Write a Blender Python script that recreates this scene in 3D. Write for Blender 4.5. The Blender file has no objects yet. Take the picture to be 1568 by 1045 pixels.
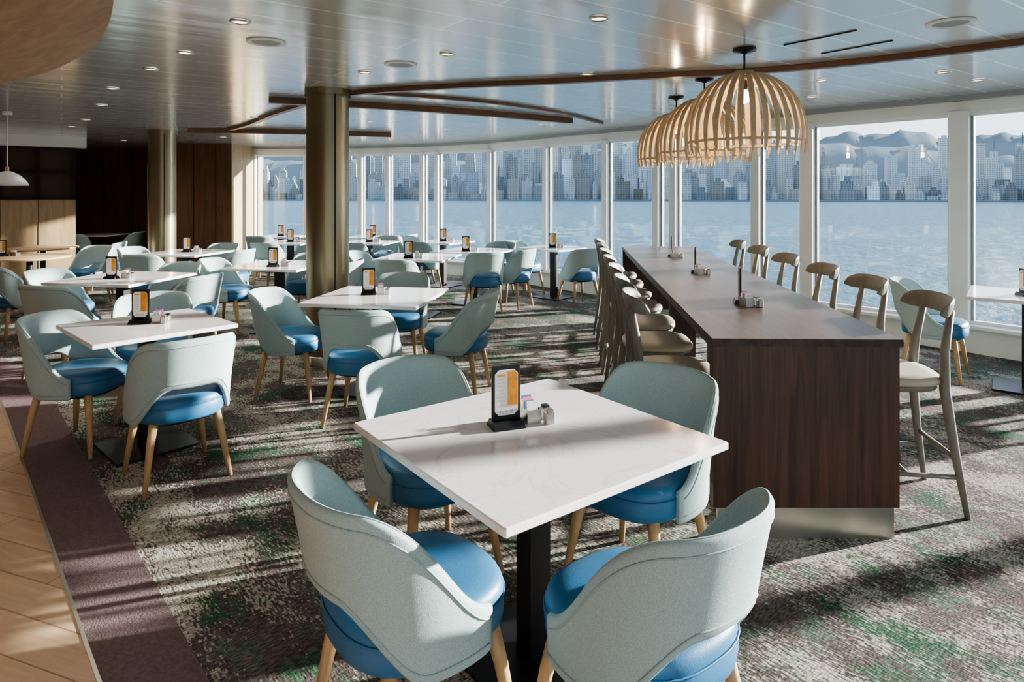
import bpy, bmesh, math, random
from mathutils import Vector, Matrix
random.seed(7)
D=bpy.data; C=bpy.context
sc=C.scene
# ------------------------------------------------------------------ materials
def newmat(name):
    m=D.materials.new(name); m.use_nodes=True
    nt=m.node_tree; b=nt.nodes["Principled BSDF"]
    return m,nt,b
def N(nt,t,**kw):
    n=nt.nodes.new(t)
    for k,v in kw.items(): setattr(n,k,v)
    return n
def simple(name,col,rough=.5,metal=0,emis=None,es=0,bump=0,bscale=200,var=0.0,vscale=6,spec=.5):
    m,nt,b=newmat(name)
    b.inputs['Base Color'].default_value=(*col,1)
    b.inputs['Roughness'].default_value=rough
    b.inputs['Metallic'].default_value=metal
    b.inputs['Specular IOR Level'].default_value=spec
    if emis:
        b.inputs['Emission Color'].default_value=(*emis,1); b.inputs['Emission Strength'].default_value=es
    tc=N(nt,'ShaderNodeTexCoord')
    if var>0:
        no=N(nt,'ShaderNodeTexNoise'); no.inputs['Scale'].default_value=vscale; no.inputs['Detail'].default_value=5
        nt.links.new(tc.outputs['Object'],no.inputs['Vector'])
        mx=N(nt,'ShaderNodeMix',data_type='RGBA')
        mx.inputs[6].default_value=(*[c*(1-var) for c in col],1); mx.inputs[7].default_value=(*[min(1,c*(1+var)) for c in col],1)
        nt.links.new(no.outputs['Fac'],mx.inputs[0]); nt.links.new(mx.outputs[2],b.inputs['Base Color'])
    if bump>0:
        no=N(nt,'ShaderNodeTexNoise'); no.inputs['Scale'].default_value=bscale; no.inputs['Detail'].default_value=2
        nt.links.new(tc.outputs['Object'],no.inputs['Vector'])
        bp=N(nt,'ShaderNodeBump'); bp.inputs['Strength'].default_value=bump; bp.inputs['Distance'].default_value=.002
        nt.links.new(no.outputs['Fac'],bp.inputs['Height']); nt.links.new(bp.outputs['Normal'],b.inputs['Normal'])
    return m
def ramp(nt,stops,interp='LINEAR'):
    r=N(nt,'ShaderNodeValToRGB'); cr=r.color_ramp; cr.interpolation=interp
    while len(cr.elements)<len(stops): cr.elements.new(.5)
    for e,(p,c) in zip(cr.elements,stops):
        e.position=p; e.color=(*c,1)
    return r
def wood(name,c1,c2,rough=.45,scale=(1,12,12),rotz=0,planks=None,plankcol=(.1,.06,.04),spec=.5):
    m,nt,b=newmat(name)
    tc=N(nt,'ShaderNodeTexCoord'); mp0=N(nt,'ShaderNodeMapping'); mp0.inputs['Rotation'].default_value=(0,0,rotz)
    nt.links.new(tc.outputs['Object'],mp0.inputs['Vector'])
    mp=N(nt,'ShaderNodeMapping'); mp.inputs['Scale'].default_value=scale
    nt.links.new(mp0.outputs['Vector'],mp.inputs['Vector'])
    no=N(nt,'ShaderNodeTexNoise'); no.inputs['Scale'].default_value=2.5; no.inputs['Detail'].default_value=8; no.inputs['Roughness'].default_value=.62; no.inputs['Distortion'].default_value=.8
    nt.links.new(mp.outputs['Vector'],no.inputs['Vector'])
    r=ramp(nt,[(.3,c1),(.7,c2)])
    nt.links.new(no.outputs['Fac'],r.inputs['Fac'])
    out=r.outputs['Color']
    if planks:
        br=N(nt,'ShaderNodeTexBrick'); br.inputs['Scale'].default_value=1
        br.inputs['Brick Width'].default_value=planks[0]; br.inputs['Row Height'].default_value=planks[1]
        br.inputs['Mortar Size'].default_value=.003; br.inputs['Mortar Smooth'].default_value=.1
        br.inputs['Color1'].default_value=(.86,.86,.86,1); br.inputs['Color2'].default_value=(1.08,1.07,1.06,1); br.inputs['Mortar'].default_value=(*plankcol,1)
        nt.links.new(mp0.outputs['Vector'],br.inputs['Vector'])
        mx=N(nt,'ShaderNodeMix',data_type='RGBA',blend_type='MULTIPLY'); mx.inputs[0].default_value=1
        nt.links.new(out,mx.inputs[6]); nt.links.new(br.outputs['Color'],mx.inputs[7]); out=mx.outputs[2]
    nt.links.new(out,b.inputs['Base Color']); b.inputs['Roughness'].default_value=rough; b.inputs['Specular IOR Level'].default_value=spec
    return m
M={}
M['piping']=simple('aqua_piping',(.31,.40,.42),.7)
M['seat']=simple('blue_vinyl',(.04,.155,.31),.42,bump=.25,bscale=350,var=.06)
M['oak']=wood('oak_leg',(.44,.27,.13),(.62,.42,.24),.45,(10,10,1))
M['dark']=simple('black_metal',(.018,.018,.02),.38,.3)
M['stoolwood']=wood('taupe_wood',(.15,.14,.112),(.235,.218,.18),.5,(8,8,1))
M['stoolseat']=simple('beige_vinyl',(.44,.40,.32),.5,var=.05)
M['walnut']=wood('walnut_panel',(.028,.013,.008),(.105,.047,.028),.38,(14,14,.6))
M['walltop']=wood('walnut_top',(.034,.021,.018),(.085,.052,.043),.38,(9,.8,9),spec=.3)
M['wallwood']=wood('dark_wood_wall',(.10,.045,.025),(.20,.095,.052),.45,(7,7,.5))
M['lightwood']=wood('oak_panel',(.38,.26,.14),(.53,.38,.235),.45,(6,6,.6))
M['beam']=wood('ceiling_beam_wood',(.14,.07,.04),(.22,.12,.07),.4,(2,2,8))
M['soffit']=wood('soffit_wood',(.26,.16,.09),(.40,.265,.17),.5,(1,7,7),rotz=math.radians(40))
M['bronze']=simple('brushed_bronze',(.28,.23,.15),.33,.85,var=.05,vscale=2)
M['white']=simple('white_paint',(.80,.82,.80),.45)
M['grey']=simple('grey_paint',(.30,.32,.33),.5)
M['steel']=simple('brushed_steel',(.55,.54,.50),.3,1,var=.08)
M['ply']=wood('birch_slat',(.50,.37,.22),(.68,.54,.36),.5,(8,8,2))
M['bulb']=simple('bulb_glow',(1,.8,.5),.4,emis=(1,.62,.30),es=25)
M['lampglow']=simple('downlight_glow',(1,.95,.85),.4,emis=(1,.86,.66),es=2.5)
M['paper']=simple('paper',(.82,.80,.75),.6)
M['print']=simple('grey_print',(.45,.45,.44),.6)
M['orange']=simple('orange_print',(.80,.27,.03),.6,var=.55,vscale=45)
M['blueprint']=simple('blue_print',(.05,.2,.5),.6)
M['pink']=simple('pink_sachet',(.8,.25,.35),.6)
M['border']=simple('border_carpet',(.18,.13,.135),.95,bump=1,bscale=160,var=.45,vscale=70,spec=.1)
M['glasscab']=simple('dark_cabinet_panel',(.085,.06,.048),.5,spec=.2)
M['darkframe']=simple('dark_frame',(.03,.024,.02),.5,spec=.2)
m,nt,b=newmat('aqua_woven_fabric'); M['shell']=m
tc=N(nt,'ShaderNodeTexCoord'); ck=N(nt,'ShaderNodeTexNoise'); ck.inputs['Scale'].default_value=420; ck.inputs['Detail'].default_value=1
nt.links.new(tc.outputs['Object'],ck.inputs['Vector'])
r=ramp(nt,[(.35,(.315,.405,.415)),(.65,(.43,.53,.53))]); nt.links.new(ck.outputs['Fac'],r.inputs['Fac']); nt.links.new(r.outputs['Color'],b.inputs['Base Color'])
b.inputs['Roughness'].default_value=.85; b.inputs['Specular IOR Level'].default_value=.2
bp=N(nt,'ShaderNodeBump'); bp.inputs['Strength'].default_value=.4; bp.inputs['Distance'].default_value=.001
nt.links.new(ck.outputs['Fac'],bp.inputs['Height']); nt.links.new(bp.outputs['Normal'],b.inputs['Normal'])
m,nt,b=newmat('white_quartz'); M['marble']=m
tc=N(nt,'ShaderNodeTexCoord'); no=N(nt,'ShaderNodeTexNoise'); no.inputs['Scale'].default_value=2.2; no.inputs['Detail'].default_value=9; no.inputs['Distortion'].default_value=1.2
nt.links.new(tc.outputs['Object'],no.inputs['Vector'])
r=ramp(nt,[(.0,(.79,.755,.77)),(.488,(.79,.755,.77)),(.50,(.68,.65,.65)),(.512,(.79,.755,.77))])
nt.links.new(no.outputs['Fac'],r.inputs['Fac']); nt.links.new(r.outputs['Color'],b.inputs['Base Color']); b.inputs['Roughness'].default_value=.14
# carpet
m,nt,b=newmat('patterned_carpet'); M['carpet']=m
tc=N(nt,'ShaderNodeTexCoord'); mp=N(nt,'ShaderNodeMapping'); mp.inputs['Rotation'].default_value=(0,0,math.radians(48))
nt.links.new(tc.outputs['Object'],mp.inputs['Vector'])
def noise(scale,vec,detail=3,sc3=None,w=0.5,loc=None):
    if sc3:
        q=N(nt,'ShaderNodeMapping'); q.inputs['Scale'].default_value=sc3
        if loc: q.inputs['Location'].default_value=loc
        nt.links.new(vec,q.inputs['Vector']); vec=q.outputs['Vector']
    n=N(nt,'ShaderNodeTexNoise'); n.inputs['Scale'].default_value=scale; n.inputs['Detail'].default_value=detail; n.inputs['Roughness'].default_value=w
    nt.links.new(vec,n.inputs['Vector']); return n.outputs['Fac']
def mixc(fac,a,bb,blend='MIX'):
    x=N(nt,'ShaderNodeMix',data_type='RGBA',blend_type=blend)
    for s,v in((0,fac),(6,a),(7,bb)):
        if isinstance(v,tuple): x.inputs[s].default_value=(*v,1)
        elif isinstance(v,(int,float)): x.inputs[s].default_value=v
        else: nt.links.new(v,x.inputs[s])
    return x.outputs[2]
V=mp.outputs['Vector']
patch=noise(1.9,V,6,(1,1.5,1),.7)
base=ramp(nt,[(.38,(.05,.115,.07)),(.445,(.095,.135,.098)),(.475,(.112,.092,.086)),(.55,(.155,.128,.12)),(.60,(.115,.16,.12)),(.66,(.19,.162,.15))])
nt.links.new(patch,base.inputs['Fac'])
dash=noise(1,V,2,(34,104,1))
dash2=noise(1,V,1,(150,34,1))
patch2=noise(1.3,V,4,(1,1.6,1),.7,(7,3,0))
th=N(nt,'ShaderNodeMath',operation='MULTIPLY_ADD'); th.inputs[1].default_value=1.7; th.inputs[2].default_value=-.91
nt.links.new(patch2,th.inputs[0])
ad=N(nt,'ShaderNodeMath',operation='ADD'); nt.links.new(dash,ad.inputs[0]); nt.links.new(th.outputs[0],ad.inputs[1])
st=ramp(nt,[(.46,(0,0,0)),(.54,(1,1,1))]); nt.links.new(ad.outputs[0],st.inputs['Fac'])
c1=mixc(st.outputs['Color'],base.outputs['Color'],(.42,.39,.345))
r2=ramp(nt,[(.40,(.45,.45,.45)),(.60,(1.25,1.25,1.25))]); nt.links.new(dash2,r2.inputs['Fac'])
c2=mixc(.8,c1,r2.outputs['Color'],'MULTIPLY')
nt.links.new(c2,b.inputs['Base Color']); b.inputs['Roughness'].default_value=.95; b.inputs['Specular IOR Level'].default_value=.1
bp=N(nt,'ShaderNodeBump'); bp.inputs['Strength'].default_value=.5; bp.inputs['Distance'].default_value=.005
nt.links.new(dash,bp.inputs['Height']); nt.links.new(bp.outputs['Normal'],b.inputs['Normal'])
M['plank']=wood('oak_plank_floor',(.46,.31,.20),(.62,.44,.30),.4,(1.2,9,1),rotz=math.radians(20),planks=(1.3,.16),plankcol=(.55,.45,.4))
# ceiling
m,nt,b=newmat('ceiling_metal_panel'); M['ceil']=m
tc=N(nt,'ShaderNodeTexCoord'); mp=N(nt,'ShaderNodeMapping'); mp.inputs['Rotation'].default_value=(0,0,math.radians(-35))
nt.links.new(tc.outputs['Object'],mp.inputs['Vector'])
br=N(nt,'ShaderNodeTexBrick'); br.offset=.5
for k,v in (('Scale',1),('Brick Width',3.6),('Row Height',.30),('Mortar Size',.009),('Mortar Smooth',.2)): br.inputs[k].default_value=v
br.inputs['Color1'].default_value=(.60,.625,.635,1); br.inputs['Color2'].default_value=(.65,.675,.685,1); br.inputs['Mortar'].default_value=(.98,.99,1,1)
nt.links.new(mp.outputs['Vector'],br.inputs['Vector']); nt.links.new(br.outputs['Color'],b.inputs['Base Color'])
b.inputs['Roughness'].default_value=.18; b.inputs['Metallic'].default_value=.45
bp=N(nt,'ShaderNodeBump'); bp.inputs['Strength'].default_value=.5; bp.inputs['Distance'].default_value=.01; bp.invert=True
nt.links.new(br.outputs['Fac'],bp.inputs['Height'])
no=N(nt,'ShaderNodeTexNoise'); no.inputs['Scale'].default_value=1.3
mq=N(nt,'ShaderNodeMapping'); mq.inputs['Scale'].default_value=(.4,3,1); nt.links.new(mp.outputs['Vector'],mq.inputs['Vector']); nt.links.new(mq.outputs['Vector'],no.inputs['Vector'])
bp2=N(nt,'ShaderNodeBump'); bp2.inputs['Strength'].default_value=.25; bp2.inputs['Distance'].default_value=.02
nt.links.new(no.outputs['Fac'],bp2.inputs['Height']); nt.links.new(bp.outputs['Normal'],bp2.inputs['Normal']); nt.links.new(bp2.outputs['Normal'],b.inputs['Normal'])
# window glass
m=D.materials.new('window_glass'); m.use_nodes=True; nt=m.node_tree; nt.nodes.clear()
o=N(nt,'ShaderNodeOutputMaterial'); t=N(nt,'ShaderNodeBsdfTransparent'); t.inputs[0].default_value=(.91,.95,.96,1)
g=N(nt,'ShaderNodeBsdfGlossy'); g.inputs['Roughness'].default_value=.02; mxs=N(nt,'ShaderNodeMixShader'); mxs.inputs[0].default_value=.04
nt.links.new(t.outputs[0],mxs.inputs[1]); nt.links.new(g.outputs[0],mxs.inputs[2]); nt.links.new(mxs.outputs[0],o.inputs[0]); M['glass']=m
# water
m,nt,b=newmat('harbor_water'); M['water']=m
b.inputs['Base Color'].default_value=(.06,.135,.195,1); b.inputs['Roughness'].default_value=.35; b.inputs['IOR'].default_value=1.13
tc=N(nt,'ShaderNodeTexCoord'); no=N(nt,'ShaderNodeTexNoise'); no.inputs['Scale'].default_value=.12; no.inputs['Detail'].default_value=8; no.inputs['Roughness'].default_value=.65
nt.links.new(tc.outputs['Object'],no.inputs['Vector'])
bp=N(nt,'ShaderNodeBump'); bp.inputs['Strength'].default_value=1; bp.inputs['Distance'].default_value=5
nt.links.new(no.outputs['Fac'],bp.inputs['Height']); nt.links.new(bp.outputs['Normal'],b.inputs['Normal'])
# city
m,nt,b=newmat('city_facade'); M['city']=m
tc=N(nt,'ShaderNodeTexCoord'); sp=N(nt,'ShaderNodeSeparateXYZ'); nt.links.new(tc.outputs['Object'],sp.inputs[0])
am=N(nt,'ShaderNodeMath',operation='ADD'); nt.links.new(sp.outputs['X'],am.inputs[0]); nt.links.new(sp.outputs['Y'],am.inputs[1])
cb=N(nt,'ShaderNodeCombineXYZ'); nt.links.new(am.outputs[0],cb.inputs['X']); nt.links.new(sp.outputs['Z'],cb.inputs['Y'])
br=N(nt,'ShaderNodeTexBrick'); br.offset=0
for k,v in (('Scale',1),('Brick Width',6),('Row Height',4.5),('Mortar Size',1.3),('Mortar Smooth',.2)): br.inputs[k].default_value=v
br.inputs['Color1'].default_value=(.07,.105,.145,1); br.inputs['Color2'].default_value=(.115,.155,.195,1); br.inputs['Mortar'].default_value=(.215,.25,.285,1)
nt.links.new(cb.outputs[0],br.inputs['Vector'])
at=N(nt,'ShaderNodeAttribute'); at.attribute_name='tint'
mx=N(nt,'ShaderNodeMix',data_type='RGBA',blend_type='MULTIPLY'); mx.inputs[0].default_value=1
nt.links.new(br.outputs['Color'],mx.inputs[6]); nt.links.new(at.outputs['Color'],mx.inputs[7]); nt.links.new(mx.outputs[2],b.inputs['Base Color']); b.inputs['Roughness'].default_value=.8; b.inputs['Specular IOR Level'].default_value=.1
M['hill']=simple('hazy_hill',(.15,.185,.205),.95,var=.10,vscale=.012,spec=.02)

# ------------------------------------------------------------------ mesh helpers
class B:
    def __init__(s): s.bm=bmesh.new(); s.mats=[]
    def mi(s,k):
        if k not in s.mats: s.mats.append(k)
        return s.mats.index(k)
    def face(s,vs,mi,smooth=False):
        try: f=s.bm.faces.new(vs)
        except ValueError: return
        f.material_index=mi; f.smooth=smooth
    def loft(s,rings,mat,closed=True,cap=True,smooth=True):
        mi=s.mi(mat); R=[[s.bm.verts.new(p) for p in r] for r in rings]
        n=len(R[0])
        for a,b_ in zip(R,R[1:]):
            for i in range(n if closed else n-1):
                j=(i+1)%n; s.face((a[i],a[j],b_[j],b_[i]),mi,smooth)
        if cap:
            s.face(list(reversed(R[0])),mi,False); s.face(R[-1],mi,False)
    def tube(s,pts,rad,mat,n=10,cap=True,flat=None):
        pts=[Vector(p) for p in pts]
        if not hasattr(rad,'__len__'): rad=[rad]*len(pts)
        rings=[]; up=None
        for i,p in enumerate(pts):
            t=(pts[min(i+1,len(pts)-1)]-pts[max(i-1,0)]).normalized()
            if up is None:
                up=Vector((0,0,1)) if abs(t.z)<.9 else Vector((0,1,0))
            x=up.cross(t).normalized(); y=t.cross(x).normalized()
            up=y
            rx=rad[i]; ry=rad[i]
            if flat: ry=flat[i] if hasattr(flat,'__len__') else flat
            rings.append([p+x*rx*math.cos(a)+y*ry*math.sin(a) for a in [2*math.pi*k/n for k in range(n)]])
        s.loft(rings,mat,True,cap)
    def box(s,c,size,mat,rot=0,bev=0.0,M4=None):
        hx,hy,hz=[v/2 for v in size]
        R=Matrix.Rotation(rot,4,'Z'); T=Matrix.Translation(c)@R
        if M4 is not None: T=M4
        mi=s.mi(mat)
        if bev<=0:
            vs=[s.bm.verts.new(T@Vector((x*hx,y*hy,z*hz))) for x in(-1,1) for y in(-1,1) for z in(-1,1)]
            for q in((0,1,3,2),(4,6,7,5),(0,4,5,1),(2,3,7,6),(0,2,6,4),(1,5,7,3)): s.face([vs[k] for k in q],mi)
        else:
            b=bev
            rings=[]
            for z,i in((-hz,b),(-hz+b,0),(hz-b,0),(hz,b)):
                ox,oy=hx-i,hy-i; c2=b
                pr=[(-ox+c2,-oy),(ox-c2,-oy),(ox,-oy+c2),(ox,oy-c2),(ox-c2,oy),(-ox+c2,oy),(-ox,oy-c2),(-ox,-oy+c2)]
                rings.append([T@Vector((x,y,z)) for x,y in pr])
            s.loft(rings,mat,smooth=False)
    def prism(s,poly,z0,z1,mat,smooth=False):
        s.loft([[Vector((x,y,z0)) for x,y in poly],[Vector((x,y,z1)) for x,y in poly]],mat,smooth=smooth)
    def lathe(s,prof,mat,n=32,c=(0,0,0),cap=False):
        rings=[[Vector((c[0]+r*math.cos(a),c[1]+r*math.sin(a),c[2]+z)) for a in [2*math.pi*k/n for k in range(n)]] for r,z in prof]
        s.loft(rings,mat,cap=cap)
    def mesh(s,name):
        bmesh.ops.recalc_face_normals(s.bm,faces=s.bm.faces)
        me=D.meshes.new(name); s.bm.to_mesh(me); s.bm.free()
        for k in s.mats: me.materials.append(M[k])
        return me
def put(name,me,loc=(0,0,0),rz=0,parent=None):
    o=D.objects.new(name,me); o.location=loc; o.rotation_euler=(0,0,rz); C.collection.objects.link(o)
    if parent: o.parent=parent
    return o
def ss(a,b,x):
    t=max(0,min(1,(x-a)/(b-a))); return t*t*(3-2*t)

# ------------------------------------------------------------------ dining chair
def chair():
    s=B(); U=math.radians(116); nu=56; nv=10; th=.014
    def rim(u): 
        a=abs(u)/U
        return .79-.012*min(1,a/.4)**2-ss(.34,1.0,a)*.32, .550-ss(.18,.62,a)*.195
    def pt(u,z,off):
        a=abs(u)/U; t=max(0,(z-.40)/.4)
        cx,cy=math.sin(u),-math.cos(u)
        n=2.35; k=(abs(cx)**n+abs(cy)**n)**(-1/n)
        fl=.07*max(0,-cy)+.008*abs(cx)
        x=.240*k*cx; y=.243*k*cy
        d=Vector((cx,cy,0))
        return Vector((x,y,z))+d*(fl*t**1.2+off)
    rings=[]
    for i in range(nu+1):
        u=-U+2*U*i/nu; zt,zb=rim(u)
        tt=th*(1 if abs(abs(u)-U)>.02 else .7)
        ring=[]
        for j in range(nv): ring.append(pt(u,zb+(zt-zb)*j/(nv-1),tt))
        for q in(.35,.5,.65):
            ring.append(pt(u,zt+tt*math.sin(math.pi*q)*.8,tt*math.cos(math.pi*q)))
        for j in range(nv): ring.append(pt(u,zt-(zt-zb)*j/(nv-1),-tt))
        for q in(.35,.5,.65):
            ring.append(pt(u,zb-tt*math.sin(math.pi*q)*.8,-tt*math.cos(math.pi*q)))
        rings.append(ring)
    s.loft(rings,'shell')
    for which in(0,1,2):
        P=[]
        for i in range(1,nu):
            u=-U+2*U*i/nu; zt,zb=rim(u)
            P.append(pt(u,(zt-.022) if which==0 else (zb+.02),th+.001) if which<2 else pt(u,zt+th*.8,0))
        s.tube(P,.0026,'piping',5)
    def sup(sx,sy,z,n=2.7,cnt=40,oy=.012):
        L=[]
        for k in range(cnt):
            a=2*math.pi*k/cnt; c_,s_=math.cos(a),math.sin(a); r=(abs(c_)**n+abs(s_)**n)**(-1/n)
            L.append(Vector((sx*r*c_,sy*r*s_+oy,z)))
        return L
    pr=[(.84,.352),(.93,.352),(.985,.365),(1,.39),(1,.430),(.992,.434),(.996,.440),(.985,.458),(.95,.472),(.88,.481),(.7,.487),(.45,.490),(.2,.491)]
    s.loft([sup(.224*k,.238*k,z) for k,z in pr],'seat')
    s.tube([sup(.2255,.2395,.434)[k%40] for k in range(41)],.003,'seat',5)
    s.loft([sup(.18,.19,.335),sup(.19,.2,.352)],'dark')
    for sx in(-1,1):
        for sy in(-1,1):
            s.tube([(sx*.155,sy*.155+.01,.355),(sx*.175,sy*.175+.01,.25),(sx*.212,sy*.212+.01,0)],[.023,.020,.012],'oak',12)
    return s.mesh('dining_chair')
chair_me=chair()
def add_chair(x,y,deg):
    return put('dining_chair',chair_me,(x,y,0),math.radians(deg-90))

# ------------------------------------------------------------------ tables
def table(side):
    s=B()
    s.box((0,0,.732),(side,side,.026),'marble',bev=.004)
    s.box((0,0,.712),(side*.55,side*.55,.014),'dark')
    s.box((0,0,.36),(.085,.085,.70),'dark',bev=.004)
    s.box((0,0,.008),(.46,.46,.016),'dark',bev=.004)
    return s.mesh('dining_table')
t90=table(.90); t75=table(.78)
s=B(); s.lathe([(0.001,.745),(.44,.745),(.45,.74),(.45,.722),(.44,.716),(.001,.716)],'lightwood',48)
s.lathe([(.035,.01),(.035,.716)],'dark',16); s.lathe([(.001,0),(.25,0),(.25,.012),(.04,.03),(.001,.03)],'dark',32)
tround=s.mesh('round_dining_table')
# menu stand: black block foot, black upright board, clipped-corner printed card on each face
s=B()
s.loft([[Vector((x*.0575,y*.042,0)) for x,y in((-1,-1),(1,-1),(1,1),(-1,1))],[Vector((x*.053,y*.030,.024)) for x,y in((-1,-1),(1,-1),(1,1),(-1,1))]],'dark',smooth=False)
s.box((0,.004,.115),(.104,.010,.19),'dark',bev=.002)
for sg in(-1,1):
    y=.004+sg*.0065
    w,h=.042,.078
    pts=[(-w+.014,-h),(w-.014,-h),(w,-h+.014),(w,h-.014),(w-.014,h),(-w+.014,h),(-w,h-.014),(-w,-h+.014)]
    s.loft([[Vector((x,y-.0008,z+.118)) for x,z in pts],[Vector((x,y+.0008,z+.118)) for x,z in pts]],'paper',smooth=False)
    yy=y+sg*.0014
    ow=[(.004,-.045),(.041,-.045),(.041,.062),(.028,.074),(.004,.074)]
    s.loft([[Vector((-sg*x,yy-.0004,z+.118)) for x,z in ow],[Vector((-sg*x,yy+.0004,z+.118)) for x,z in ow]],'orange',smooth=False)
    s.box((sg*.019,yy,.178),(.030,.001,.007),'orange')
    for k in range(7): s.box((sg*.019,yy,.165-.012*k),(.030 if k%3 else .022,.001,.0022),'print')
    for k in range(3): s.box((-.018+.018*k,yy,.054),(.010,.001,.008),'print')
menu_me=s.mesh('menu_stand')
s=B()
def openbox(s,c,w,d,h,mat):
    t=.0025
    s.box((c[0],c[1],c[2]+t/2),(w,d,t),mat)
    for a in(-1,1):
        s.box((c[0]+a*w/2,c[1],c[2]+h/2),(t,d,h),mat); s.box((c[0],c[1]+a*d/2,c[2]+h/2),(w,t,h),mat)
openbox(s,(-.028,.03,0),.05,.075,.05,'steel')
for k in range(9):
    s.box((-.028+random.uniform(-.006,.006),.0+.0075*k,.048+random.uniform(-.005,.008)),(.038,.0022,.052),['paper','pink','paper','blueprint','orange'][k%5])
s.box((.022,-.022,.022),(.034,.034,.044),'steel',bev=.004); s.box((.022,-.022,.048),(.026,.026,.008),'steel',bev=.002)
s.box((.030,.022,.022),(.034,.034,.044),'steel',bev=.004); s.box((.030,.022,.048),(.026,.026,.008),'dark',bev=.002)
cond_me=s.mesh('condiment_holder')
def dress(x,y,z,deg,dx=.125,dy=.05):
    put('menu_stand',menu_me,(x,y,z),math.radians(deg))
    put('condiment_holder',cond_me,(x+dx,y+dy,z),math.radians(deg+5))
ZT=.745
def place(x,y,rot,me,sides,half,menu=(0,0,0),gap=.17,jit=6):
    put('dining_table',me,(x,y,0),math.radians(rot))
    if menu: dress(x+menu[0],y+menu[1],ZT,menu[2])
    for sd in sides:
        a=math.radians(rot+{'E':0,'N':90,'W':180,'S':270}[sd]); r=half+gap+random.uniform(-.02,.05)
        add_chair(x+r*math.cos(a),y+r*math.sin(a),math.degrees(a)+180+random.uniform(-jit,jit))
put('dining_table',t90,(.072,2.169,0),math.radians(37)); dress(-.02,2.22,ZT,20,.12,.04)
add_chair(-.285,1.81,38); add_chair(.345,1.71,127); add_chair(-.345,2.68,-54); add_chair(.51,2.57,228)
put('dining_table',t75,(-2.24,3.95,0),math.radians(47)); dress(-2.3,3.98,ZT,5,.12,.02)
add_chair(-1.84,3.54,133); add_chair(-2.66,3.97,-4); add_chair(-2.58,4.62,-62)
put('dining_table',t90,(-1.05,5.07,0),math.radians(-9)); dress(-1.14,5.12,ZT,5,.12,.02)
add_chair(-1.70,5.0,-5); add_chair(-1.02,4.42,84); add_chair(-.42,5.0,168); add_chair(-1.02,5.80,-92)
place(-3.72,6.15,-10,t90,'SEWN',.45,(-.05,-.1,0))
place(-2.62,7.25,-10,t90,'WN',.45,(.0,-.2,0)); add_chair(-2.0,7.25,178)
place(-1.19,8.17,-10,t90,'SW',.45,(-.1,-.15,0))
place(-.54,9.05,-25,t90,'E',.45,(-.1,-.15,0)); add_chair(-.38,8.40,104); add_chair(-.25,9.70,-118)
place(.62,9.55,-42,t75,'W',.38,(-.02,-.0,0))
add_chair(.93,8.95,118)
place(-1.15,10.75,-30,t75,'SW',.38,(0,0,0))
place(-2.35,10.6,-10,t75,'SWN',.38,(0,0,0))
place(-3.65,10.6,-10,t75,'SN',.38,(0,0,0))
place(-4.35,12.1,-10,t75,'SE',.38,(0,0,0))
place(-2.6,12.0,-10,t75,'E',.38,(0,0,0))
place(-4.45,8.8,-10,t90,'SWEN',.45,(0,0,0))
place(-8.1,12.6,0,t75,'SE',.38,None)
put('round_dining_table',tround,(-6.15,8.2,0)); add_chair(-5.95,9.0,-100); add_chair(-6.9,8.3,0); add_chair(-6.2,7.45,88); dress(-6.5,8.2,ZT,0)
put('round_dining_table',tround,(-7.0,9.6,0)); add_chair(-6.3,9.9,195)
add_chair(-5.3,6.9,60)
put('dining_table',t75,(4.08,5.08,0),math.radians(52)); dress(4.03,5.06,ZT,80,.1,.05)
add_chair(3.60,5.50,-42)
add_chair(4.52,4.65,138)

# ------------------------------------------------------------------ bar counter
BL=lambda y:.893+.09*(y-2.857); BR=lambda y:1.732+.09*(y-2.857)
Y0,Y1=2.857,7.85
s=B()
s.prism([(BL(Y0),Y0+.012),(BR(Y0),Y0-.012),(BR(Y1),Y1),(BL(Y1),Y1)],.868,.902,'walltop')
def seg(x0,x1,y0,y1,z0,z1,mat):
    s.prism([(BL(y0)+x0,y0),(BL(y0)+x1,y0),(BL(y1)+x1,y1),(BL(y1)+x0,y1)],z0,z1,mat)
W=.839
seg(.004,W-.004,Y0+.012,Y0+.09,.145,.867,'walnut'); seg(.03,W-.02,Y0+.03,Y0+.08,0,.145,'steel')
seg(.004,W-.004,Y1-.09,Y1-.01,.145,.867,'walnut'); seg(.03,W-.03,Y1-.08,Y1-.03,0,.145,'steel')
for yy in(4.35,6.05):
    seg(.30,.54,yy-.04,yy+.04,.02,.82,'walnut'); seg(.24,.60,yy-.06,yy+.06,0,.02,'steel')
seg(.03,W-.03,Y0+.09,Y1-.09,.82,.867,'walnut')
put('bar_counter',s.mesh('bar_counter'))
for y,x in((3.80,1.35),(5.25,1.50),(6.6,1.64)):
    put('menu_stand',menu_me,(x,y,.902),math.radians(76)); put('condiment_holder',cond_me,(x+.03,y-.13,.902),.2); 

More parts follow.
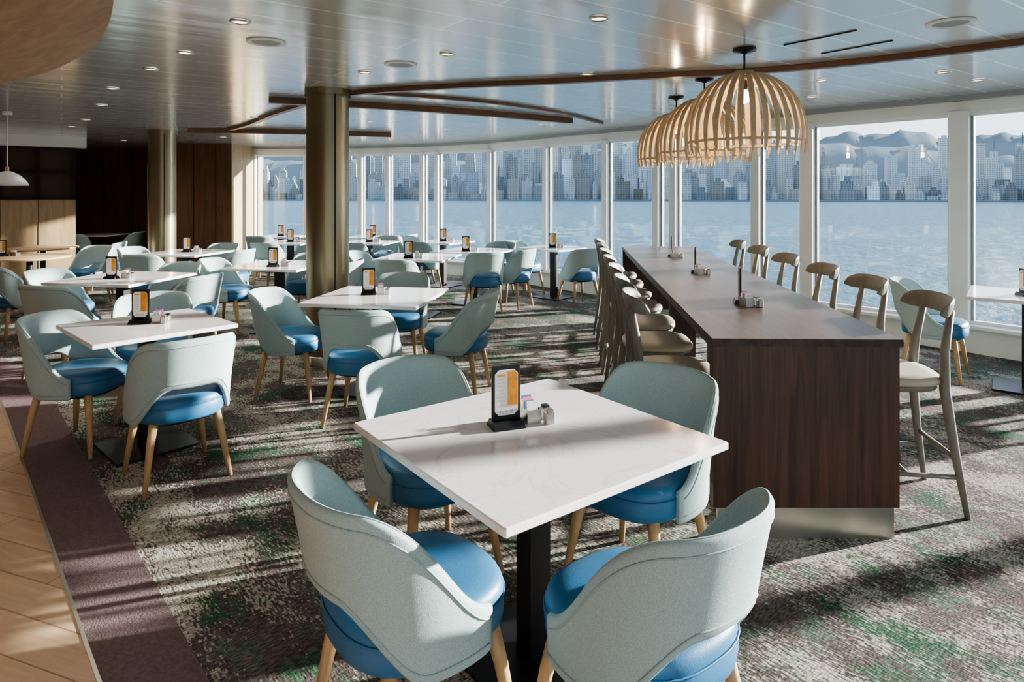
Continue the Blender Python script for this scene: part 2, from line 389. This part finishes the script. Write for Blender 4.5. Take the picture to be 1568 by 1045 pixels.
# ------------------------------------------------------------------ bar stool
def stool():
    s=B(); 
    def sup(sx,sy,z,n=3,oy=.0,cnt=32):
        L=[]
        for k in range(cnt):
            a=2*math.pi*k/cnt; c_,s_=math.cos(a),math.sin(a); r=(abs(c_)**n+abs(s_)**n)**(-1/n)
            L.append(Vector((sx*r*c_*(1+.06*s_),sy*r*s_+oy,z)))
        return L
    s.loft([sup(.195,.185,.585),sup(.205,.195,.60),sup(.205,.195,.615)],'stoolwood')
    s.loft([sup(.21,.20,.615),sup(.22,.207,.625),sup(.22,.207,.64),sup(.205,.195,.654),sup(.15,.14,.658),sup(.05,.05,.656)],'stoolseat')
    for sx in(-1,1):
        s.tube([(sx*.165,.15,.60),(sx*.19,.185,.3),(sx*.215,.22,0)],[.02,.018,.012],'stoolwood',10)
        s.tube([(sx*.215,-.26,0),(sx*.195,-.215,.3),(sx*.17,-.18,.60),(sx*.15,-.19,.78),(sx*.135,-.225,.98)],[.013,.020,.024,.021,.016],'stoolwood',10)
        s.tube([(sx*.203,-.232,.19),(sx*.200,.202,.19)],[.012,.012],'stoolwood',8)
    s.tube([(-.20,.203,.16),(.20,.203,.16)],[.013,.013],'stoolwood',8)
    s.tube([(-.195,-.225,.27),(.195,-.225,.27)],[.012,.012],'stoolwood',8)
    s.tube([(-.2,0,.19),(.2,0,.19)],[.011,.011],'stoolwood',8)
    rings=[]
    for i in range(21):
        t=-1+2*i/20; x=.215*math.sin(t*1.25)/math.sin(1.25); y=-.245+.095*(abs(t)**2.2)
        h=.046*(1-abs(t)**7*.55); th=.012*(1-abs(t)**6*.5)
        zc=.995-.010*abs(t)**2
        nx,ny=-(.19*2.2*abs(t)**1.2*(1 if t>0 else -1))*.5,.215*1.25
        L=math.hypot(nx,ny); nx/=L; ny/=L
        rings.append([Vector((x+nx*th*math.cos(a),y+ny*th*math.cos(a)-.012*math.sin(a),zc+h*math.sin(a))) for a in[2*math.pi*k/12 for k in range(12)]])
    s.loft(rings,'stoolwood')
    return s.mesh('bar_stool')
st_me=stool()
ang=math.degrees(math.atan(.09))
for y in(3.31,3.97,4.66,5.45,6.25,7.05):
    put('bar_stool',st_me,(BR(y)+.17,y,0),math.radians(90-ang+random.uniform(-4,4)))
for y in(3.35,3.98,4.6,5.25,5.9,6.55,7.2):
    put('bar_stool',st_me,(BL(y)-.10,y,0),math.radians(-90-ang+random.uniform(-4,4)))

# ------------------------------------------------------------------ pendants
def pendant():
    s=B(); n=32
    prof=[(.045,0),(.12,-.015),(.20,-.055),(.28,-.125),(.335,-.21),(.365,-.30),(.378,-.39),(.375,-.47),(.365,-.53)]
    P=[]
    for i in range(len(prof)-1):
        for k in range(3):
            t=k/3; p0=prof[max(i-1,0)];p1=prof[i];p2=prof[i+1];p3=prof[min(i+2,len(prof)-1)]
            f=lambda a,b,c,d:.5*((2*b)+(-a+c)*t+(2*a-5*b+4*c-d)*t*t+(-a+3*b-3*c+d)*t**3)
            P.append((f(p0[0],p1[0],p2[0],p3[0]),f(p0[1],p1[1],p2[1],p3[1])))
    P.append(prof[-1])
    for k in range(n):
        a=2*math.pi*k/n; d=Vector((math.cos(a),math.sin(a),0)); tg=Vector((-math.sin(a),math.cos(a),0))
        rings=[]
        for i,(r,z) in enumerate(P):
            q=i/(len(P)-1); w=.007+.011*math.sin(math.pi*min(1,q*1.05))**.7
            if i==len(P)-1: w*=.6
            j=min(i+1,len(P)-1); h=max(i-1,0); tx,tz=P[j][0]-P[h][0],P[j][1]-P[h][1]; L=math.hypot(tx,tz); nx,nz=-tz/L,tx/L
            if nx<0 and nz<0: nx,nz=-nx,-nz
            c=d*r+Vector((0,0,z)); o=d*nx*.0035+Vector((0,0,nz*.0035))
            rings.append([c+tg*w+o,c-tg*w+o,c-tg*w-o,c+tg*w-o])
        s.loft(rings,'ply',smooth=False)
    def ring(r,z,h=.016,t=.006,mat='ply'):
        rr=[]
        for k in range(49):
            a=2*math.pi*k/48; d=Vector((math.cos(a),math.sin(a),0))
            rr.append([d*(r-t)+Vector((0,0,z-h)),d*r+Vector((0,0,z-h)),d*r+Vector((0,0,z+h)),d*(r-t)+Vector((0,0,z+h))])
        s.loft(rr,mat,cap=False,smooth=False)
    ring(.366,-.455,.008); ring(.19,-.062,.008)
    s.lathe([(.001,.012),(.06,.012),(.065,.0),(.06,-.016),(.001,-.016)],'ply',24)
    s.lathe([(.001,.16),(.075,.16),(.075,.145),(.02,.135),(.02,.13)],'dark',24)
    s.tube([(0,0,.135),(0,0,.01)],[.007,.007],'dark',8)
    s.lathe([(.02,-.015),(.022,-.10),(.015,-.11)],'dark',12)
    s.lathe([(.012,-.11),(.03,-.135),(.036,-.16),(.028,-.19),(.001,-.2)],'bulb',16)
    return s.mesh('pendant_lamp')
pm=pendant()
for x,y in((1.53,4.235),(1.60,5.35),(1.62,6.35)):
    p=put('pendant_lamp',pm,(x,y,2.34),random.random())
    l=D.lights.new('bulb_light','POINT'); l.energy=5; l.color=(1,.75,.5); l.shadow_soft_size=.04
    lo=D.objects.new('bulb_light',l); C.collection.objects.link(lo); lo.parent=p; lo.location=(0,0,-.25)
s=B(); s.lathe([(.03,.17),(.05,.165),(.13,.12),(.19,.05),(.21,0),(.205,0),(.185,.05),(.12,.11),(.03,.15)],'white',32)
s.lathe([(.02,.17),(.02,.22),(.001,.222)],'lightwood',12); s.tube([(0,0,.22),(0,0,.84)],[.006,.006],'white',6); s.lathe([(.05,.84),(.05,.86),(.001,.86)],'white',16)
s.lathe([(.001,.06),(.03,.07),(.035,.1),(.02,.13)],'bulb',12)
put('dome_pendant_lamp',s.mesh('dome_pendant_lamp'),(-5.98,7.62,1.64))

# ------------------------------------------------------------------ columns
s=B(); s.lathe([(.19,0),(.19,2.5)],'bronze',64)
s.lathe([(.205,2.44),(.205,2.5)],'bronze',48); s.lathe([(.2,0),(.2,.08),(.19,.085)],'steel',48)
for a in(-.95,2.2): 
    s.box((.192*math.cos(a),.192*math.sin(a),1.26),(.012,.006,2.36),'darkframe',rot=a+math.pi/2)
cm=s.mesh('column')
put('round_column',cm,(-1.695,5.92,0)); put('round_column',cm,(-5.3,9.75,0))

# ------------------------------------------------------------------ window wall
posts=[(-5.33,13.3,.05),(-4.2,13.15,.05),(-3.05,12.95,.05),(-2.47,12.82,.045),(-1.75,12.55,.05),(-1.44,12.4,.045),(-.40,11.7,.05),(.56,10.62,.05),(1.41,9.67,.05),(2.02,8.99,.05),(2.21,8.78,.05),(3.0,7.9,.055),(3.414,7.43,.075),(4.40,6.32,.085),(5.30,5.15,.075),(6.0,4.0,.07),(6.45,2.75,.07),(6.72,1.45,.07),(6.8,.1,.07),(6.8,-1.4,.07),(6.8,-3.0,.07),(4.8,-3.05,.07),(2.8,-3.05,.07),(.8,-3.05,.07),(-1.2,-3.05,.07)]  # last posts, along the rear wall: unseen windows added for soft sky fill
def outn(c,d):
    n=Vector((-d.y,d.x,0)).normalized()
    if n.dot(Vector((c[0],c[1]-3,0)))<0: n=-n
    return n
sw=B(); 
for (x0,y0,w0),(x1,y1,w1) in zip(posts,posts[1:]):
    d=Vector((x1-x0,y1-y0,0)); L=d.length; a=math.atan2(d.y,d.x); c=((x0+x1)/2,(y0+y1)/2)
    n=outn(c,d)
    cx,cy=c[0]+n.x*.05,c[1]+n.y*.05
    sw.box((cx,cy,.13),(L+.1,.12,.26),'white',rot=a)
    sw.box((cx-n.x*.06,cy-n.y*.06,.265),(L+.06,.2,.03),'white',rot=a)
    sw.box((cx,cy,2.42),(L+.1,.14,.17),'white',rot=a)
    sw.box((cx-n.x*.09,cy-n.y*.09,2.475),(L+.06,.12,.05),'grey',rot=a)
put('wall_windows',sw.mesh('wall_windows'))
for i,((x0,y0,w0),(x1,y1,w1)) in enumerate(zip(posts,posts[1:])):
    d=Vector((x1-x0,y1-y0,0)); L=d.length; a=math.atan2(d.y,d.x); c=Vector(((x0+x1)/2,(y0+y1)/2,0))
    n=outn(c,d)
    c=c+n*.05; wi=L-w0-w1; s=B(); sh=(w0-w1)/2; e=d.normalized()*sh; c2=c+e
    s.box((c2.x,c2.y,1.3075),(wi,.008,2.05),'glass',rot=a)
    for z in(.295,2.32): s.box((c2.x,c2.y,z),(wi,.05,.03),'white',rot=a)
    for sg in(-1,1):
        q=c2+d.normalized()*sg*(wi/2-.012); s.box((q.x,q.y,1.3075),(.024,.05,2.0),'grey',rot=a)
    put('window_%d'%(i+1),s.mesh('window'))  # the run ends with the added rear fill windows
s=B()
for i,(x,y,w) in enumerate(posts):
    p=posts[max(i-1,0)]; q=posts[min(i+1,len(posts)-1)]; a=math.atan2(q[1]-p[1],q[0]-p[0])
    d=Vector((q[0]-p[0],q[1]-p[1],0)); n=outn((x,y),d)
    s.box((x+n.x*.03,y+n.y*.03,1.3),(w*2,.16,2.12),'white',rot=a,bev=.008)
put('trim_mullions',s.mesh('trim_mullions'))

# ------------------------------------------------------------------ room shell
outer=[(-10,-3),(6.85,-3),(6.85,.1),(6.78,1.45),(6.5,2.8),(6.05,4.05),(5.35,5.2),(4.45,6.37),(3.45,7.5),(2.25,8.85),(1.45,9.75),(.6,10.7),(-.37,11.77),(-1.42,12.47),(-2.47,12.9),(-3.05,13.03),(-4.2,13.22),(-5.33,13.38),(-5.5,13.9),(-10,13.9)]
s=B(); s.prism(outer,-.12,0,'carpet'); put('floor',s.mesh('floor'))
s=B(); s.prism([(x*1.03,y*1.01) for x,y in outer],2.5,2.62,'ceil'); put('ceiling',s.mesh('ceiling'))
inner=[(-1.31+.907*5.0,2.04-5.0),(-1.31,2.04),(-3.84,4.83),(-4.6,5.45),(-5.6,5.9),(-7,6.15),(-9.95,6.25)]
outr=[(-.96+.907*5.0,2.04-5.0),(-.96,2.04),(-4.0,5.45),(-4.75,6.0),(-5.7,6.35),(-7.1,6.62),(-9.95,6.72)]
s=B(); s.prism(inner+[(-9.95,-2.96)],0.0005,.004,'plank'); put('floor_planks',s.mesh('floor_planks'))
s=B()
for k in range(len(inner)-1):
    s.prism([inner[k],outr[k],outr[k+1],inner[k+1]],.0004,.003,'border')
for k in range(1,len(inner)): 
    a,b_=inner[k-1],inner[k]; d=Vector((b_[0]-a[0],b_[1]-a[1])); s.box(((a[0]+b_[0])/2,(a[1]+b_[1])/2,.003),(d.length,.012,.006),'steel',rot=math.atan2(d.y,d.x))
put('floor_carpet_border',s.mesh('floor_carpet_border'))
s=B(); s.box((-5.6,-3.06,1.25),(8.8,.1,2.5),'lightwood'); put('wall_rear',s.mesh('wall_rear'))
s=B(); s.box((-10.06,5.4,1.25),(.1,17,2.5),'lightwood'); put('wall_left',s.mesh('wall_left'))
s=B(); s.box((-7.9,13.85,1.25),(4.9,.1,2.5),'wallwood')
for k in range(8): s.box((-10+k*.62,13.79,1.25),(.012,.02,2.5),'darkframe')
put('wall_back',s.mesh('wall_back'))
s=B(); s.box((-6.15,13.0,1.25),(1.6,1.5,2.5),'wallwood'); s.box((-5.34,13.0,1.25),(.02,1.5,2.5),'lightwood')
for k in range(4): s.box((-6.9+k*.42,12.245,1.25),(.01,.01,2.5),'darkframe')
put('wall_return',s.mesh('wall_return'))
s=B(); a=math.atan2(1.4,1.95); cx,cy=-8.5,10.3; L=2.5
e=Vector((math.cos(a),math.sin(a),0)); n=Vector((math.sin(a),-math.cos(a),0)); c0=Vector((cx,cy,0))
s.box((cx,cy,.72),(L,.1,1.44),'lightwood',rot=a); s.box((cx,cy,1.455),(L+.02,.16,.03),'darkframe',rot=a)
s.box((cx-n.x*.03,cy-n.y*.03,1.9),(L,.02,.86),'glasscab',rot=a)
for k in range(6):
    q=c0+e*(-L/2+.02+k*(L-.04)/5); s.box((q.x,q.y,1.9),(.04,.1,.86),'darkframe',rot=a)
for z in(1.9,2.31): s.box((cx,cy,z),(L,.1,.035),'darkframe',rot=a)
for k in range(5):
    q=c0+e*(-L/2+.02+k*(L-.04)/5)+n*.052; s.box((q.x,q.y,.72),(.006,.006,1.42),'darkframe',rot=a)
s.box((cx+n.x*.12,cy+n.y*.12,2.41),(L+.3,.3,.18),'white',rot=a)
put('wall_partition',s.mesh('wall_partition'))
s=B(); cx,cy,R=-6.63,-.69,6.0
pts=[(cx+R*math.cos(t),cy+R*math.sin(t)) for t in [math.radians(-20+130*k/64) for k in range(65)]]
pts=[(min(x,6),max(y,-2.95)) for x,y in pts if x>-9.95]
pts=[p for p in pts]+[(-9.9,pts[-1][1]),(-9.9,-2.95)]
s.prism(pts,2.305,2.498,'soffit')
put('trim_soffit',s.mesh('trim_soffit'))
def beam(name,P,w,h):
    Q=[]
    for i in range(len(P)-1):
        p0=P[max(i-1,0)];p1=P[i];p2=P[i+1];p3=P[min(i+2,len(P)-1)]
        for k in range(8):
            t=k/8; Q.append(tuple(.5*((2*p1[j])+(-p0[j]+p2[j])*t+(2*p0[j]-5*p1[j]+4*p2[j]-p3[j])*t*t+(-p0[j]+3*p1[j]-3*p2[j]+p3[j])*t**3) for j in(0,1)))
    Q.append(P[-1]); s=B(); rings=[]
    for i,(x,y) in enumerate(Q):
        q=Q[min(i+1,len(Q)-1)];p=Q[max(i-1,0)]; d=Vector((q[0]-p[0],q[1]-p[1])).normalized(); n=Vector((-d.y,d.x))*w/2
        rings.append([Vector((x+n.x,y+n.y,2.498-h)),Vector((x-n.x,y-n.y,2.498-h)),Vector((x-n.x,y-n.y,2.498)),Vector((x+n.x,y+n.y,2.498))])
    s.loft(rings,'beam',smooth=False); put(name,s.mesh(name))
beam('trim_1',[(-4.3,9.6),(-3.5,8.6),(-2.62,7.3),(-1.56,6.05),(-.55,5.6),(.35,5.35),(1.1,5.1),(2.05,4.8),(3.1,4.0),(4.6,2.4)],.06,.04)
beam('trim_2',[(-2.40,6.35),(-1.2,6.9),(-.2,7.5),(.75,8.2)],.08,.06)
beam('trim_3',[(-4.7,9.35),(-3.3,9.6),(-1.9,10.1)],.08,.07)
beam('trim_4',[(-1.5,5.95),(-.4,6.5),(.5,7.4),(1.2,8.6)],.05,.025)
def disc(r,mat1,mat2):
    s=B(); s.lathe([(r,0),(r,-.006),(r*.8,-.010),(r*.74,-.003)],mat1,28); s.lathe([(r*.74,-.003),(.001,-.0035)],mat2,28); return s.mesh('ceiling_downlight')
dl=disc(.055,'steel','lampglow'); sp=disc(.12,'white','grey')
dpts=[(-1.5,3.55),(-2.2,4.33),(-2.75,4.9),(-.44,4.37),(-.33,5.7),(.6,5.1),(.47,3.48),(-1.15,5.03),(2.83,4.43),(3.37,5.03),(3.9,5.38),(2.95,6.32),(-3.6,5.8),(-4.4,6.9),(-3.2,8.0),(-1.9,8.6),(-.3,7.6),(1.9,6.6),(2.6,5.4),(-5.5,8.3),(-6.3,9.2),(-4.9,10.9),(-2.9,11.2),(-1.0,9.6),(.4,8.9),(-6.8,7.0),(-7.8,8.4),(.9,2.4),(2.2,2.6),(3.6,2.8),(-7.0,11.6)]
dlight=D.lights.new('downlight_lamp','SPOT'); dlight.energy=28; dlight.spot_size=math.radians(140); dlight.spot_blend=1; dlight.color=(1,.90,.76); dlight.shadow_soft_size=.05
for i,(x,y) in enumerate(dpts):
    p=put('ceiling_downlight',dl,(x,y,2.499))
    if x<-2.5:
        lo=D.objects.new('downlight_lamp',dlight); C.collection.objects.link(lo); lo.parent=p; lo.location=(0,0,-.02)
for x,y in((-2.6,1.6),(-1.7,.4),(-4.2,2.6)):  # unseen downlights under the soffit, added to brighten the plank floor
    p=put('ceiling_downlight',dl,(x,y,2.304))
    lo=D.objects.new('downlight_lamp',dlight); C.collection.objects.link(lo); lo.parent=p; lo.location=(0,0,-.02)
for x,y in((-1.54,4.03),(-.82,4.73),(2.44,3.58)): put('ceiling_speaker',sp,(x,y,2.499))
s=B()
for k in(-1,1): s.box((0,k*.22,-.003),(.46,.008,.006),'darkframe')
put('ceiling_hatch',s.mesh('ceiling_hatch'),(2.05,4.05,2.499),math.radians(125))

# ------------------------------------------------------------------ outside
s=B(); s.prism([(-6000,-6000),(6000,-6000),(6000,9000),(-6000,9000)],-15.2,-15,'water')
put('harbor_water',s.mesh('harbor_water'))
s=B(); tint=[]
def bld(x,y,w,d,h,t):
    n0=len(s.bm.faces); s.box((x,y,-13+h/2),(w,d,h),'city'); tint.extend([t]*(len(s.bm.faces)-n0))
for row,(yy,hm) in enumerate(((1480,34),(1540,60),(1620,92),(1720,122),(1860,155))):
    x=-1300
    while x<2300:
        w=random.uniform(10,32); prof=1+.3*math.sin(x*.004+1)+.22*math.sin(x*.013)
        h=hm*prof*random.uniform(.4,1.2)
        if random.random()<.07: h*=1.45
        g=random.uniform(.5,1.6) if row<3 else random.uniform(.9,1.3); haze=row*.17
        if random.random()<.09: g*=1.7
        y=yy+random.uniform(-20,20)+(-.25*x if x>0 else 0)
        wm=random.uniform(-.03,.18)
        tt=(g*(.99+wm)+haze,g+haze,g*(.98-wm)+haze)  # random facade tone, with distance haze painted in row by row
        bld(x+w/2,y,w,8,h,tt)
        rr=random.random()
        if rr<.35: bld(x+w*random.uniform(.3,.7),y,w*.4,6,h+random.uniform(4,12),tt)
        elif rr<.6: bld(x+w*.5,y,w*.75,6.5,h+5,tt); bld(x+w*.5,y,w*.4,5,h+11,tt)
        elif rr<.68: bld(x+w*.5,y,1.6,1.6,h+26,(g*.7,g*.7,g*.7))
        x+=w+random.uniform(-2,12)*(1 if row<2 else 2)
s.prism([(-1500,1440),(0,1440),(2400,840),(2600,1500),(-1500,2200)],-14.9,-12.6,'hill')
me=D.meshes.new('city_skyline')
bmesh.ops.recalc_face_normals(s.bm,faces=s.bm.faces)
s.bm.to_mesh(me)
for k in s.mats: me.materials.append(M[k])
ca=me.color_attributes.new('tint','FLOAT_COLOR','CORNER')
for i,p in enumerate(me.polygons):
    t=tint[i] if i<len(tint) else (1,1,1)
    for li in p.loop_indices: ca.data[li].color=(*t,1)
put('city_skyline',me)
s=B()
for yy,hh,k in((2500,240,0),(3100,390,2)):
    rings=[]
    for i in range(220):
        x=-2600+i*30; h=hh*(.62+.12*math.sin(x*.0022+k)+.05*math.sin(x*.0061+2*k)+.03*math.sin(x*.017)+.015*math.sin(x*.05+k)+random.uniform(-.01,.01))
        if x>900: h*=1+.25*math.exp(-((x-1700)/500)**2)
        rings.append([Vector((x,yy-200,-14.9)),Vector((x,yy-90,h*.6)),Vector((x,yy,h)),Vector((x,yy+250,-14.9))])
    s.loft(rings,'hill')
put('mountain_ridge',s.mesh('mountain_ridge'))

# ------------------------------------------------------------------ light
w=D.worlds.new('World'); sc.world=w; w.use_nodes=True; nt=w.node_tree; bg=nt.nodes['Background']
tc=N(nt,'ShaderNodeTexCoord'); sp_=N(nt,'ShaderNodeSeparateXYZ'); nt.links.new(tc.outputs['Generated'],sp_.inputs[0])
r=ramp(nt,[(0,(.88,.92,1.0)),(.12,(.92,.95,1.0)),(.35,(.76,.85,1.0)),(1,(.48,.62,.85))])
nt.links.new(sp_.outputs['Z'],r.inputs['Fac']); nt.links.new(r.outputs['Color'],bg.inputs['Color']); bg.inputs['Strength'].default_value=1.75
sun=D.lights.new('sun','SUN'); sun.energy=21; sun.angle=math.radians(1.2); sun.color=(1,.93,.83)
so=D.objects.new('sun',sun); C.collection.objects.link(so)
az=math.radians(18); el=math.radians(11.6)
dv=Vector((math.cos(az)*math.cos(el),math.sin(az)*math.cos(el),math.sin(el)))
so.rotation_euler=dv.to_track_quat('Z','Y').to_euler(); so.location=dv*30

# ------------------------------------------------------------------ camera
cam=D.cameras.new('camera'); co=D.objects.new('camera',cam); C.collection.objects.link(co)
co.location=(0,0,1.55); co.rotation_euler=(math.radians(90),0,0)
cam.sensor_width=36; cam.lens=985/1568*36; cam.shift_y=-(522.5-296)/1568; cam.clip_end=20000; cam.clip_start=.05
sc.camera=co
sc.view_settings.view_transform='AgX'
try: sc.view_settings.look='AgX - Medium High Contrast'
except Exception: pass
sc.view_settings.exposure=.62
